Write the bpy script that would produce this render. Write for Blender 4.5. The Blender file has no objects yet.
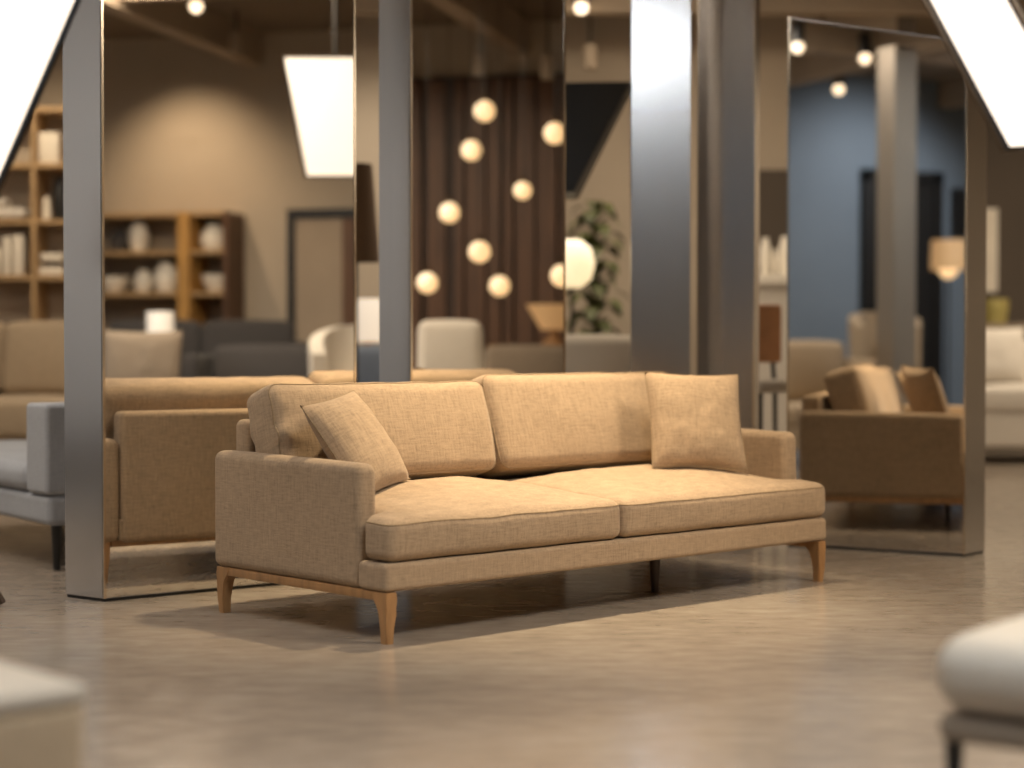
import bpy, bmesh, math, random
from mathutils import Vector, Matrix, noise
random.seed(7)
scn = bpy.context.scene
COL = scn.collection
PI = math.pi

# ------------------------------------------------------------------ materials
def _nt(name):
    m = bpy.data.materials.new(name); m.use_nodes = True
    nt = m.node_tree
    return m, nt, nt.nodes['Principled BSDF']

def _noise(nt, scale, detail=3, rough=.55, sc=(1, 1, 1), vec='Object'):
    tc = nt.nodes.new('ShaderNodeTexCoord'); mp = nt.nodes.new('ShaderNodeMapping')
    mp.inputs['Scale'].default_value = sc
    n = nt.nodes.new('ShaderNodeTexNoise')
    n.inputs['Scale'].default_value = scale; n.inputs['Detail'].default_value = detail; n.inputs['Roughness'].default_value = rough
    nt.links.new(tc.outputs[vec], mp.inputs['Vector']); nt.links.new(mp.outputs['Vector'], n.inputs['Vector'])
    return n

def _ramp(nt, src, stops):
    r = nt.nodes.new('ShaderNodeValToRGB')
    e = r.color_ramp.elements
    e[0].position, e[0].color = stops[0][0], (*stops[0][1], 1)
    e[1].position, e[1].color = stops[-1][0], (*stops[-1][1], 1)
    for p, c in stops[1:-1]:
        x = e.new(p); x.color = (*c, 1)
    nt.links.new(src, r.inputs['Fac'])
    return r

def mul(c, k): return tuple(min(1, x * k) for x in c)

def plain(name, c, rough=.5, metal=0., var=.12, scale=6., bump=0.):
    m, nt, b = _nt(name)
    n = _noise(nt, scale)
    r = _ramp(nt, n.outputs['Fac'], [(.3, mul(c, 1 - var)), (.7, mul(c, 1 + var))])
    nt.links.new(r.outputs['Color'], b.inputs['Base Color'])
    b.inputs['Roughness'].default_value = rough; b.inputs['Metallic'].default_value = metal
    if bump:
        bp = nt.nodes.new('ShaderNodeBump'); bp.inputs['Strength'].default_value = bump; bp.inputs['Distance'].default_value = .01
        n2 = _noise(nt, scale * 20); nt.links.new(n2.outputs['Fac'], bp.inputs['Height']); nt.links.new(bp.outputs['Normal'], b.inputs['Normal'])
    return m

def fabric(name, c, var=.22, slub=1., bump=.35):
    m, nt, b = _nt(name)
    a = _noise(nt, 1, 2, .6, (130, 130, 17))
    d = _noise(nt, 1, 2, .6, (20, 20, 140))
    f = _noise(nt, 420, 1, .5)
    w = _noise(nt, 5, 3, .5)
    def add(x, y, k):
        q = nt.nodes.new('ShaderNodeMath'); q.operation = 'MULTIPLY_ADD'
        nt.links.new(x, q.inputs[0]); q.inputs[1].default_value = k
        if y is None: q.inputs[2].default_value = 0
        else: nt.links.new(y, q.inputs[2])
        return q.outputs[0]
    s = add(a.outputs['Fac'], None, .38 * slub); s = add(d.outputs['Fac'], s, .38 * slub)
    s = add(f.outputs['Fac'], s, .24); s = add(w.outputs['Fac'], s, 1 - .24 - .76 * slub if slub < 1 else .12)
    r = _ramp(nt, s, [(.36, mul(c, 1 - var)), (.56, c), (.76, mul(c, 1 + var))])
    nt.links.new(r.outputs['Color'], b.inputs['Base Color'])
    b.inputs['Roughness'].default_value = .92
    b.inputs['Specular IOR Level'].default_value = .2
    b.inputs['Sheen Weight'].default_value = .12; b.inputs['Sheen Roughness'].default_value = .5
    bp = nt.nodes.new('ShaderNodeBump'); bp.inputs['Strength'].default_value = bump; bp.inputs['Distance'].default_value = .004
    nt.links.new(s, bp.inputs['Height']); nt.links.new(bp.outputs['Normal'], b.inputs['Normal'])
    return m

def wood(name, c, rough=.45, sc=(9, 9, 1.2), var=.3):
    m, nt, b = _nt(name)
    n = _noise(nt, 3.5, 5, .6, sc)
    r = _ramp(nt, n.outputs['Fac'], [(.3, mul(c, 1 - var)), (.55, c), (.75, mul(c, 1 + var * .7))])
    nt.links.new(r.outputs['Color'], b.inputs['Base Color']); b.inputs['Roughness'].default_value = rough
    return m

def emit(name, c, strength, base=(.8, .8, .8)):
    m, nt, b = _nt(name)
    b.inputs['Base Color'].default_value = (*base, 1); b.inputs['Roughness'].default_value = .5
    n = _noise(nt, 2.0, 1)
    r = _ramp(nt, n.outputs['Fac'], [(.2, mul(c, .93)), (.8, c)])
    nt.links.new(r.outputs['Color'], b.inputs['Emission Color']); b.inputs['Emission Strength'].default_value = strength
    return m

def steel(name, c, rough, streak=(60, 60, .6), amt=.06, rvar=.06, bump=.0):
    m, nt, b = _nt(name)
    n = _noise(nt, 4, 3, .6, streak)
    r = _ramp(nt, n.outputs['Fac'], [(.3, mul(c, 1 - amt)), (.7, mul(c, 1 + amt))])
    nt.links.new(r.outputs['Color'], b.inputs['Base Color'])
    b.inputs['Metallic'].default_value = 1
    mr = nt.nodes.new('ShaderNodeMapRange'); mr.inputs['To Min'].default_value = rough - rvar; mr.inputs['To Max'].default_value = rough + rvar
    nt.links.new(n.outputs['Fac'], mr.inputs['Value']); nt.links.new(mr.outputs['Result'], b.inputs['Roughness'])
    return m

def concrete():
    m, nt, b = _nt('polished_concrete')
    n1 = _noise(nt, 1.1, 6, .62, (1, 1.6, 1)); n2 = _noise(nt, 7, 5, .6, (1, 2.2, 1)); n3 = _noise(nt, 60, 2, .5)
    mx = nt.nodes.new('ShaderNodeMath'); mx.operation = 'MULTIPLY_ADD'; mx.inputs[1].default_value = .45
    nt.links.new(n2.outputs['Fac'], mx.inputs[0])
    q = nt.nodes.new('ShaderNodeMath'); q.operation = 'MULTIPLY'; q.inputs[1].default_value = .55
    nt.links.new(n1.outputs['Fac'], q.inputs[0]); nt.links.new(q.outputs[0], mx.inputs[2])
    r = _ramp(nt, mx.outputs[0], [(.36, (.25, .208, .164)), (.5, (.305, .25, .198)), (.64, (.345, .297, .238))])
    nt.links.new(r.outputs['Color'], b.inputs['Base Color'])
    mr = nt.nodes.new('ShaderNodeMapRange'); mr.inputs['From Min'].default_value = .35; mr.inputs['From Max'].default_value = .65
    mr.inputs['To Min'].default_value = .15; mr.inputs['To Max'].default_value = .23
    nt.links.new(n2.outputs['Fac'], mr.inputs['Value']); nt.links.new(mr.outputs['Result'], b.inputs['Roughness'])
    return m

M = {}
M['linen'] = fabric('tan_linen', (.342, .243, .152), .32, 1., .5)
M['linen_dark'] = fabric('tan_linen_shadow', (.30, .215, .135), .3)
M['piping'] = fabric('tan_piping', (.27, .19, .11))
M['oak'] = wood('warm_oak', (.36, .19, .075), .42)
M['oak_pale'] = wood('pale_oak', (.42, .27, .13), .5)
M['oak_post'] = wood('amber_oak', (.46, .25, .07), .5)
M['walnut'] = wood('dark_walnut', (.06, .032, .017), .45)
M['slat'] = wood('brown_slat', (.13, .062, .03), .5, (7, 7, .6), .45)
M['slat_dark'] = wood('dark_slat', (.045, .022, .012), .6)
M['grey_fab'] = fabric('pale_blue_grey_fabric', (.30, .31, .33), .15)
M['bluegrey_fab'] = fabric('blue_grey_fabric', (.17, .20, .25), .15)
M['beige_fab'] = fabric('beige_fabric', (.42, .32, .21), .15)
M['charcoal_fab'] = fabric('charcoal_fabric', (.060, .055, .054), .2)
M['taupe_fab'] = fabric('taupe_fabric', (.27, .215, .16), .15)
M['white_fab'] = fabric('off_white_fabric', (.60, .55, .48), .1)
M['cream_fab'] = fabric('cream_fabric', (.50, .44, .36), .1)
M['mirror'] = steel('mirror_glass', (.78, .765, .74), .012, (1, 1, 1), .01, .004)
M['mirror_soft'] = steel('polished_steel_face', (.50, .48, .47), .24, (40, 40, .3), .03, .02)
M['steel'] = steel('brushed_steel', (.62, .62, .625), .22, (40, 40, .25), .022, .025)
M['steel_column'] = steel('column_steel', (.58, .575, .575), .23, (40, 40, .25), .03, .02)
M['steel_matte'] = steel('matte_steel', (.40, .355, .30), .5, (40, 40, .3), .03, .03)
M['steel_edge'] = steel('polished_edge', (.80, .72, .60), .16)
M['black'] = plain('black_metal', (.012, .011, .010), .42, 0)
M['bronze'] = plain('dark_bronze', (.09, .055, .028), .4, .6)
M['floor'] = concrete()
M['wall'] = plain('beige_plaster', (.44, .365, .28), .85, 0, .05, 1.2, .1)
M['wall_grey'] = plain('grey_plaster', (.36, .36, .365), .85, 0, .06, 1.2)
M['wall_dark'] = plain('dark_brown_plaster', (.085, .066, .05), .85, 0, .08, 1.2)
M['wall_blue'] = plain('slate_blue_plaster', (.15, .182, .215), .8, 0, .06, 1.)
M['ceiling'] = plain('dark_ceiling', (.20, .152, .105), .9, 0, .1, 1.)
M['beam'] = plain('beam_paint', (.36, .285, .21), .8, 0, .08, 2.)
M['white'] = plain('white_ceramic', (.78, .72, .62), .45, 0, .04)
M['paper'] = plain('cream_paper', (.72, .65, .54), .7, 0, .05)
M['brownshade'] = fabric('brown_lampshade', (.10, .058, .03), .15)
M['leather'] = plain('tan_leather', (.42, .20, .09), .45, 0, .15)
M['leaf'] = plain('plant_leaf', (.085, .095, .03), .5, 0, .35, 9)
M['pot'] = plain('olive_glaze', (.36, .30, .10), .4, 0, .1)
M['lampface'] = emit('lamp_diffuser', (1., .80, .60), 1.18)
M['lens'] = emit('spot_lens', (1., .76, .50), 2.6)
M['globe'] = emit('globe_glass', (1., .63, .28), 1.3)
M['lantern'] = emit('lantern_paper', (1., .76, .42), .95)
M['shade_glow'] = emit('glowing_shade', (1., .80, .58), .5)
M['shade_tan'] = emit('tan_shade', (1., .55, .22), .35, (.5, .35, .2))

# ------------------------------------------------------------------ mesh helpers
def obj(name, bm, mat, parent=None, smooth=True, loc=None, rot=None):
    me = bpy.data.meshes.new(name)
    bmesh.ops.recalc_face_normals(bm, faces=bm.faces)
    bm.to_mesh(me); bm.free()
    if smooth:
        for p in me.polygons: p.use_smooth = True
        try: me.set_sharp_from_angle(angle=math.radians(42))
        except Exception: pass
    me.materials.append(mat)
    o = bpy.data.objects.new(name, me); COL.objects.link(o)
    if parent: o.parent = parent
    if loc: o.location = loc
    if rot: o.rotation_euler = rot
    return o

def tag(o, label, cat, group=None):
    o['label'] = label; o['category'] = cat
    if group: o['group'] = group
    return o

def thing(name, label, cat, loc=(0, 0, 0), rz=0, group=None):
    o = bpy.data.objects.new(name, None); COL.objects.link(o)
    o.location = loc; o.rotation_euler = (0, 0, rz); o.empty_display_size = .1
    return tag(o, label, cat, group)

def struct(name, bm, m, smooth=False):
    o = obj(name, bm, m, None, smooth); o['kind'] = 'structure'; return o

def dup(root, loc, rz, label, group=None):
    r = root.copy(); COL.objects.link(r); r.location = loc; r.rotation_euler = (0, 0, rz); r['label'] = label
    if group: r['group'] = group
    for ch in list(root.children):
        c = ch.copy(); COL.objects.link(c); c.parent = r
        for g in ch.children:
            d = g.copy(); COL.objects.link(d); d.parent = c
    return r

def box(bm, x0, y0, z0, x1, y1, z1, bev=0, seg=2):
    b = bmesh.new() if bev else bm
    vs = [b.verts.new(p) for p in ((x0,y0,z0),(x1,y0,z0),(x1,y1,z0),(x0,y1,z0),(x0,y0,z1),(x1,y0,z1),(x1,y1,z1),(x0,y1,z1))]
    for f in ((0,3,2,1),(4,5,6,7),(0,1,5,4),(1,2,6,5),(2,3,7,6),(3,0,4,7)): b.faces.new([vs[i] for i in f])
    if bev:
        bmesh.ops.bevel(b, geom=b.edges[:], offset=bev, segments=seg, affect='EDGES', profile=.5)
        me = bpy.data.meshes.new('tmp'); b.to_mesh(me); b.free(); bm.from_mesh(me); bpy.data.meshes.remove(me)
    return bm

def B(): return bmesh.new()

def rbox(bm, c, s, r, n=10, warp=None):
    """soft rounded box, centre c, size s, edge radius r, with an optional warp of the local point"""
    h = [q / 2 for q in s]; r = min(r, min(h) * .98)
    def axis(hh):
        e = [0, .18, .38, .6, .82, 1.0]
        a = [-hh + r * t for t in e]
        m = hh - r
        mid = [-m + 2 * m * k / n for k in range(1, n)] if m > 1e-4 else []
        out = a + mid + [-q for q in reversed(a)]
        res = []
        for q in out:
            if not res or q - res[-1] > 1e-6: res.append(q)
        return res
    ax = [axis(q) for q in h]
    cache = {}
    def vert(p):
        k = tuple(round(q, 5) for q in p)
        if k in cache: return cache[k]
        q = Vector([max(-(h[i] - r), min(h[i] - r, p[i])) for i in range(3)])
        d = Vector(p) - q
        if d.length > 1e-7: d = d.normalized() * r
        w = q + d
        if warp: w = Vector(warp(w.x, w.y, w.z))
        v = bm.verts.new(w + Vector(c)); cache[k] = v
        return v
    for i in range(3):
        j, k = (i + 1) % 3, (i + 2) % 3
        for sgn in (-1, 1):
            for a in range(len(ax[j]) - 1):
                for b in range(len(ax[k]) - 1):
                    P = []
                    for (u, v) in ((a, b), (a + 1, b), (a + 1, b + 1), (a, b + 1)):
                        p = [0, 0, 0]; p[i] = sgn * h[i]; p[j] = ax[j][u]; p[k] = ax[k][v]; P.append(vert(p))
                    if len(set(P)) == 4:
                        try: bm.faces.new(P)
                        except ValueError: pass
    return bm

def tube(bm, pts, r, seg=8, closed=False, r2=None):
    pts = [Vector(p) for p in pts]; n = len(pts); rings = []
    for i, p in enumerate(pts):
        a = pts[i - 1] if (i > 0 or closed) else p; b = pts[(i + 1) % n] if (i < n - 1 or closed) else p
        t = (b - a).normalized()
        up = Vector((0, 0, 1)) if abs(t.z) < .95 else Vector((1, 0, 0))
        x = t.cross(up).normalized(); y = x.cross(t)
        rr = r if r2 is None else r + (r2 - r) * i / max(1, n - 1)
        rings.append([bm.verts.new(p + x * rr * math.cos(2*PI*k/seg) + y * rr * math.sin(2*PI*k/seg)) for k in range(seg)])
    for i in range(n if closed else n - 1):
        A, Bq = rings[i], rings[(i + 1) % n]
        for k in range(seg): bm.faces.new((A[k], A[(k+1)%seg], Bq[(k+1)%seg], Bq[k]))
    if not closed:
        bm.faces.new(rings[0]); bm.faces.new(rings[-1])
    return bm

def lathe(bm, prof, c=(0, 0, 0), seg=28):
    rings = []
    for r, z in prof:
        if r < 1e-4: rings.append([bm.verts.new((c[0], c[1], c[2] + z))])
        else: rings.append([bm.verts.new((c[0] + r*math.cos(2*PI*k/seg), c[1] + r*math.sin(2*PI*k/seg), c[2] + z)) for k in range(seg)])
    for A, Bq in zip(rings, rings[1:]):
        for k in range(seg):
            a = [A[k % len(A)], A[(k+1) % len(A)], Bq[(k+1) % len(Bq)], Bq[k % len(Bq)]]
            u = []
            for v in a:
                if v not in u: u.append(v)
            if len(u) > 2: bm.faces.new(u)
    return bm

def sphere_prof(r, n=14): return [(r * math.sin(PI*i/n), -r * math.cos(PI*i/n)) for i in range(n + 1)]

def prism(bm, poly, z0, z1, bev=0):
    b = bmesh.new()
    lo = [b.verts.new((x, y, z0)) for x, y in poly]
    hi = [b.verts.new((p[0], p[1], (z1[i] if isinstance(z1, (list, tuple)) else z1))) for i, p in enumerate(poly)]
    n = len(poly)
    b.faces.new(lo[::-1]); b.faces.new(hi)
    for i in range(n): b.faces.new((lo[i], lo[(i+1)%n], hi[(i+1)%n], hi[i]))
    if bev: bmesh.ops.bevel(b, geom=b.edges[:], offset=bev, segments=2, affect='EDGES')
    me = bpy.data.meshes.new('tmp'); b.to_mesh(me); b.free(); bm.from_mesh(me); bpy.data.meshes.remove(me)
    return bm

# a point of the room seen at column u at distance Y from the camera
K = 1788.6
def X(u, Y): return (u - 512) / K * Y
# the place in the room of something seen at (x, y) behind a mirror plane (point a, angle deg)
PL = {'screen': ((-1.547, 6.747), 38.0), 'right': ((2.078, 8.187), -32.0)}
def mirrored(pl, x, y):
    a, dg = PL[pl]; t = math.radians(dg); n = (-math.sin(t), math.cos(t))
    k = 2 * ((x - a[0]) * n[0] + (y - a[1]) * n[1])
    return (x - k * n[0], y - k * n[1])
def seen(pl, u, Y): return mirrored(pl, X(u, Y), Y)
def face(pl, deg_front=-90):            # rz that turns a thing's front (-y) so it appears facing deg_front in the mirror
    return math.radians(2 * PL[pl][1] - deg_front + 90)

# ------------------------------------------------------------------ room shell
CZ = 3.7
struct('floor', box(B(), -6.6, -5.4, -.1, 9.0, 18.2, 0), M['floor'])
struct('ceiling', box(B(), -6.6, -5.4, CZ, 9.0, 18.2, CZ + .1), M['ceiling'])
struct('wall_left', box(B(), -6.5, 3.75, 0, -6.2, 14.2, CZ), M['wall_grey'])
struct('wall_left_front', box(B(), -6.5, -5.2, 0, -6.2, 3.75, CZ), M['wall_blue'])
struct('wall_back', box(B(), -6.3, 14.0, 0, 3.0, 14.25, CZ), M['wall'])
struct('wall_alcove_side', box(B(), 3.0, 14.25, 0, 3.2, 17.4, CZ), M['wall_dark'])
struct('wall_alcove', box(B(), 3.2, 17.2, 0, 9.0, 17.4, CZ), M['wall_dark'])
struct('wall_right', box(B(), 7.0, -5.2, 0, 7.25, 17.2, CZ), M['wall'])
struct('wall_front', box(B(), -6.3, -5.4, 0, 7.2, -5.2, CZ), M['wall'])
# dark opening in the blue wall
d = struct('door_1', box(box(box(B(), -6.2, 2.45, 0, -6.12, 2.55, 2.75), -6.2, 1.55, 0, -6.12, 1.65, 2.75), -6.2, 1.55, 2.65, -6.12, 2.55, 2.75), M['black'])
obj('door_leaf', box(B(), -6.2, 1.65, 0, -6.16, 2.45, 2.65), M['black'], d, False)
obj('door_handle', tube(B(), [(-6.12, 2.36, 1.0), (-6.12, 2.36, 1.14)], .012), M['steel'], d)
k = 1
for y in (-1.0, 1.4, 3.8, 6.2, 8.6, 11.0, 13.2):
    struct('trim_%d' % k, box(B(), -6.2, y, 3.42, 7.0, y + .16, CZ), M['beam']); k += 1
for x in (-4.2, -1.4, 1.4, 4.2):
    struct('trim_%d' % k, box(B(), x, -5.2, 3.47, x + .14, 14.0, CZ), M['beam']); k += 1
# seam batten of the back wall
struct('trim_%d' % k, box(B(), 2.41, 13.985, 0, 2.43, 14.0, CZ), M['wall_dark']); k += 1
struct('baseboard_right', box(B(), 6.97, -5.2, 0, 7.0, 17.2, .1), M['beam'])
struct('baseboard_back', box(B(), -6.2, 13.97, 0, 3.0, 14.0, .1), M['beam'])
# slatted timber cladding on the right wall
bm = B(); box(bm, 6.95, 5.3, 0, 6.999, 9.0, 3.25)
cl = thing('timber_wall_cladding', 'dark brown vertical timber cladding covering a wall behind the warm globe lights', 'wall panel', (0, 0, 0))
obj('backing', bm, M['slat_dark'], cl, False)
bm = B(); y = 5.32; i = 0
while y < 8.9:
    w = random.choice((.07, .11, .16)); box(bm, 6.92 - random.random() * .03, y, .02, 6.95, y + w, 3.22); y += w + random.choice((.03, .05, .09))
obj('slats', bm, M['slat'], cl, False)

# ------------------------------------------------------------------ main sofa
SL, SD = 2.324, 1.007
sofa = thing('sofa', 'tan linen two-seater sofa with oak legs standing before the mirror panels', 'sofa', (-.4092, 5.76, 0), .7464)

def fold(x, y, z, k, s=9, seed=0.):
    return k * noise.noise(Vector((x * s + seed, y * s, z * s)))

bm = B()
rbox(bm, (SL/2, .075, .2165), (SL, .15, .093), .018, 12)
obj('base', bm, M['linen'], sofa)
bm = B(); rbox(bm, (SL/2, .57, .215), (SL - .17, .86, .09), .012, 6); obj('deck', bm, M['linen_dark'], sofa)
def arm_mesh(x0, x1, top):
    bm = B(); h = top - .167
    y0, y1 = .138, SD
    def wp(x, y, z):
        t = (z + h/2) / h
        fy = (y1 - y) / (y1 - y0) if False else (1 - (y + (y1-y0)/2) / (y1-y0))
        return (x, y + .012 * fy * t * (1 if t > .5 else .6), z - .010 * fy * t + fold(x, y, z, .0025, 6, 3))
    rbox(bm, ((x0+x1)/2, (y0+y1)/2, .167 + h/2), (x1-x0, y1-y0, h), .034, 16, wp)
    return bm
obj('arm', arm_mesh(0, .092, .59), M['linen'], sofa)
obj('arm', arm_mesh(SL - .092, SL, .622), M['linen'], sofa)
bm = B(); rbox(bm, (SL/2, SD - .055, .43), (SL - .19, .11, .54), .028, 14); obj('back_frame', bm, M['linen'], sofa)

def soft_warp(h, bul_top, bul_front, extra=None, seed=0., wr=.004, bulx=.006):
    hx, hy, hz = h
    def wp(x, y, z):
        u, v, w = x/hx, y/hy, z/hz
        fx = max(0, 1 - abs(u)**2.4); fy = max(0, 1 - abs(v)**2.4); fz = max(0, 1 - abs(w)**2)
        X_, Y_, Z_ = x, y, z
        if w > 0: Z_ += bul_top * fx * fy * w
        Y_ += (bul_front if v < 0 else bul_front * .5) * v * fz * (.35 + .65*fx)
        X_ += bulx * u * fz * fy
        n = fold(x, y, z, wr, 5.5, seed) + fold(x, y, z, wr * .5, 14, seed + 5)
        Z_ += n * (1 if w > .2 else .4); Y_ += n * .6
        if extra: X_, Y_, Z_ = extra(X_, Y_, Z_)
        return X_, Y_, Z_
    return wp

def loop_pts(h, r, wp, front=False, k=.55):
    """ring of points on the rounded edge of a soft box: round its top, or round its front face"""
    hx, hy, hz = h; A, Bv = (hx, hz) if front else (hx, hy); out = []
    for q, (sx, sy) in enumerate(((1, 1), (-1, 1), (-1, -1), (1, -1))):
        cx, cy = sx*(A-r), sy*(Bv-r)
        for t in range(7):
            th = PI/2*(q + t/6)
            out.append((cx, cy, math.cos(th), math.sin(th)))
        nx = ((-1, 1), (-1, -1), (1, -1), (1, 1))[q]; ex, ey = nx[0]*(A-r), nx[1]*(Bv-r)
        th = PI/2*(q+1)
        for t in range(1, 26): out.append((cx+(ex-cx)*t/26, cy+(ey-cy)*t/26, math.cos(th), math.sin(th)))
    res = []
    for cx, cy, c, s_ in out:
        d = Vector((c, s_, k)).normalized() * (r + .0005)
        p = (cx+d.x, -(hy-r)-d.z, cy+d.y) if front else (cx+d.x, cy+d.y, hz-r+d.z)
        res.append(wp(*p))
    return res

def seat_cushion(x0, x1, flare, seed):
    y0, y1 = -.006, .74
    h = ((x1-x0)/2, (y1-y0)/2, .070)
    cx, cy, cz = (x0+x1)/2, (y0+y1)/2, .266 + .070
    def ex(x, y, z):
        b = y + cy
        s = 1 - max(0, min(1, (b - .105) / .035)); s = s*s*(3-2*s)
        if flare < 0:
            t = max(0, min(1, 1 - (x + h[0]) / .22)); x -= .094 * s * t
        else:
            t = max(0, min(1, 1 - (h[0] - x) / .22)); x += .094 * s * t
        if z > 0: z += .03 * max(0, min(1, (b - .0) / .5)) * (z / h[2])
        return x, y, z
    wp = soft_warp(h, .035, .012, ex, seed, .005, .003)
    bm = B(); rbox(bm, (cx, cy, cz), (h[0]*2, h[1]*2, h[2]*2), .034, 26, wp)
    c = obj('seat_cushion', bm, M['linen'], sofa)
    P = [(p[0]+cx, p[1]+cy, p[2]+cz) for p in loop_pts(h, .034, wp)]
    obj('piping', tube(B(), P, .003, 6, True), M['piping'], c)
seat_cushion(.096, 1.101, -1, 1.3)
seat_cushion(1.107, SL - .096, 1, 7.7)

def back_cushion(x0, x1, seed, hgt, tilt=.30, crease=0.):
    w = x1 - x0; h = (w/2, .095, hgt/2)
    def ex(x, y, z):
        u, w_ = x/h[0], z/h[2]
        # soft corners and a slightly sagging crown
        z += .012 * (u*u) * max(0, w_) - .006 * max(0, w_)
        x *= 1 + .012 * w_
        e = max(0, abs(u) - .72) / .28
        y += crease * (1 if u < 0 else 0) * e * math.sin(z*46 + 3*noise.noise(Vector((x*7, z*9, seed)))) * max(0, 1 - w_*w_)
        return x, y, z
    wp = soft_warp(h, .02, .42*.095/.095*.04, ex, seed, .006, .01)
    bm = B(); rbox(bm, (0, 0, 0), (w, .19, hgt), .045, 20, wp)
    c = obj('back_cushion', bm, M['linen'], sofa, True, ((x0+x1)/2, .757, .462 + hgt/2 * .97), (-tilt, 0, 0))
    obj('piping', tube(B(), loop_pts(h, .045, wp, True), .003, 6, True), M['piping'], c)
    return c
back_cushion(.06, 1.075, 2.1, .360, crease=.007)
back_cushion(1.081, SL - .15, 5.4, .385)

def leg_mesh(sx, sy):
    """tapered leg, outer corner at the origin, growing inward along (sx, sy)"""
    bm = B(); prof = [(0, .032, .006), (.05, .036, .003), (.095, .043, .001), (.118, .052, 0), (.134, .066, 0), (.145, .078, 0), (.168, .082, 0)]
    rings = []
    for z, w, ins in prof:
        a, b = ins, ins + w
        wy = min(w, .05 + (w - .05) * .9) if w > .05 else w
        rings.append([bm.verts.new((sx*p, sy*q, z)) for p, q in ((a, a), (a + min(w, .046), a), (a + min(w, .046), a + wy), (a, a + wy))])
    for A, Bq in zip(rings, rings[1:]):
        for i in range(4): bm.faces.new((A[i], A[(i+1)%4], Bq[(i+1)%4], Bq[i]))
    bm.faces.new(rings[0]); bm.faces.new(rings[-1])
    bmesh.ops.bevel(bm, geom=[e for e in bm.edges if abs(e.verts[0].co.z - e.verts[1].co.z) > .01], offset=.004, segments=2, affect='EDGES')
    return bm
for (x, y, sx, sy) in ((.006, .004, 1, 1), (.006, SD-.02, 1, -1), (SL-.006, .004, -1, 1), (SL-.006, SD-.02, -1, -1)):
    obj('leg', leg_mesh(sx, sy), M['oak'], sofa, True, (x, y, 0))
bm = B(); lathe(bm, [(0, 0), (.014, 0), (.02, .08), (.024, .17), (0, .17)], (1.573, .27, 0), 16)
obj('support_leg', bm, M['walnut'], sofa)
for x0, x1 in ((.008, .05), (SL-.05, SL-.008)):
    obj('rail', box(B(), x0, .05, .139, x1, SD-.06, .169, .003), M['oak'], sofa)
for y0 in (SD - .06,):
    obj('rail', box(B(), .06, y0 + .05 if y0 < .1 else y0, .145, SL-.06, y0 + .08 if y0 < .1 else y0 + .035, .172, .002), M['oak'], sofa)

# ------------------------------------------------------------------ throw pillows
def pillow_mesh(s, t, seed):
    bm = B(); n = 26; top, bot = {}, {}
    for i in range(n + 1):
        for j in range(n + 1):
            u, v = -1 + 2*i/n, -1 + 2*j/n
            f = max(0, 1-abs(u)**2.6)**.55 * max(0, 1-abs(v)**2.6)**.55
            pin = 1 - .055 * ((1-u*u) * abs(v)**3 + (1-v*v) * abs(u)**3)
            x, z = u*s/2*pin, v*s/2*pin
            w = .006 * noise.noise(Vector((u*2.5+seed, v*2.5, seed))) + .004 * noise.noise(Vector((u*6+seed, v*6, seed)))
            edge = i in (0, n) or j in (0, n)
            top[i, j] = bm.verts.new((x, -t/2*f - (0 if edge else w*f + .002), z))
            bot[i, j] = top[i, j] if edge else bm.verts.new((x, t/2*f + w*f + .002, z))
    for i in range(n):
        for j in range(n):
            for d in (top, bot):
                q = []
                for v in (d[i, j], d[i+1, j], d[i+1, j+1], d[i, j+1]):
                    if v not in q: q.append(v)
                try: bm.faces.new(q)
                except ValueError: pass
    return bm
def pillow_seam(s):
    pts = []
    for a, b in (((-1,-1),(1,-1)), ((1,-1),(1,1)), ((1,1),(-1,1)), ((-1,1),(-1,-1))):
        for k in range(14):
            u, v = a[0]+(b[0]-a[0])*k/14, a[1]+(b[1]-a[1])*k/14
            pin = 1 - .055 * ((1-u*u)*abs(v)**3 + (1-v*v)*abs(u)**3)
            pts.append((u*s/2*pin, 0, v*s/2*pin))
    return pts
def pillow(label, loc, eul, s, t, mat, seed, name='throw_pillow', cat='pillow', group=None, seam=True):
    o = obj(name, pillow_mesh(s, t, seed), mat, None, True, loc, eul)
    tag(o, label, cat, group)
    if seam: obj('seam', tube(B(), pillow_seam(s), .003, 5, True), M['piping'] if mat is M['linen'] else mat, o)
    return o
def s2w(a, b, z=0):
    c, s = math.cos(.7464), math.sin(.7464)
    return (-.4092 + a*c - b*s, 5.76 + a*s + b*c, z)
pillow('square tan linen throw pillow upright by the right sofa arm', s2w(1.918, .362, .663), (-.34, .035, .26), .41, .12, M['linen'], 3.1)
def frame_euler(x, up):
    x = Vector(x).normalized(); z = Vector(up); z = (z - x*z.dot(x)).normalized(); y = z.cross(x)
    return Matrix((x, y, z)).transposed().to_euler()
pillow('square tan linen throw pillow leaning tilted against the left sofa arm', s2w(.262, .485, .626), frame_euler((.15, .355, .045), (-.205, .06, .317)), .385, .13, M['linen'], 8.8)

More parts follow.
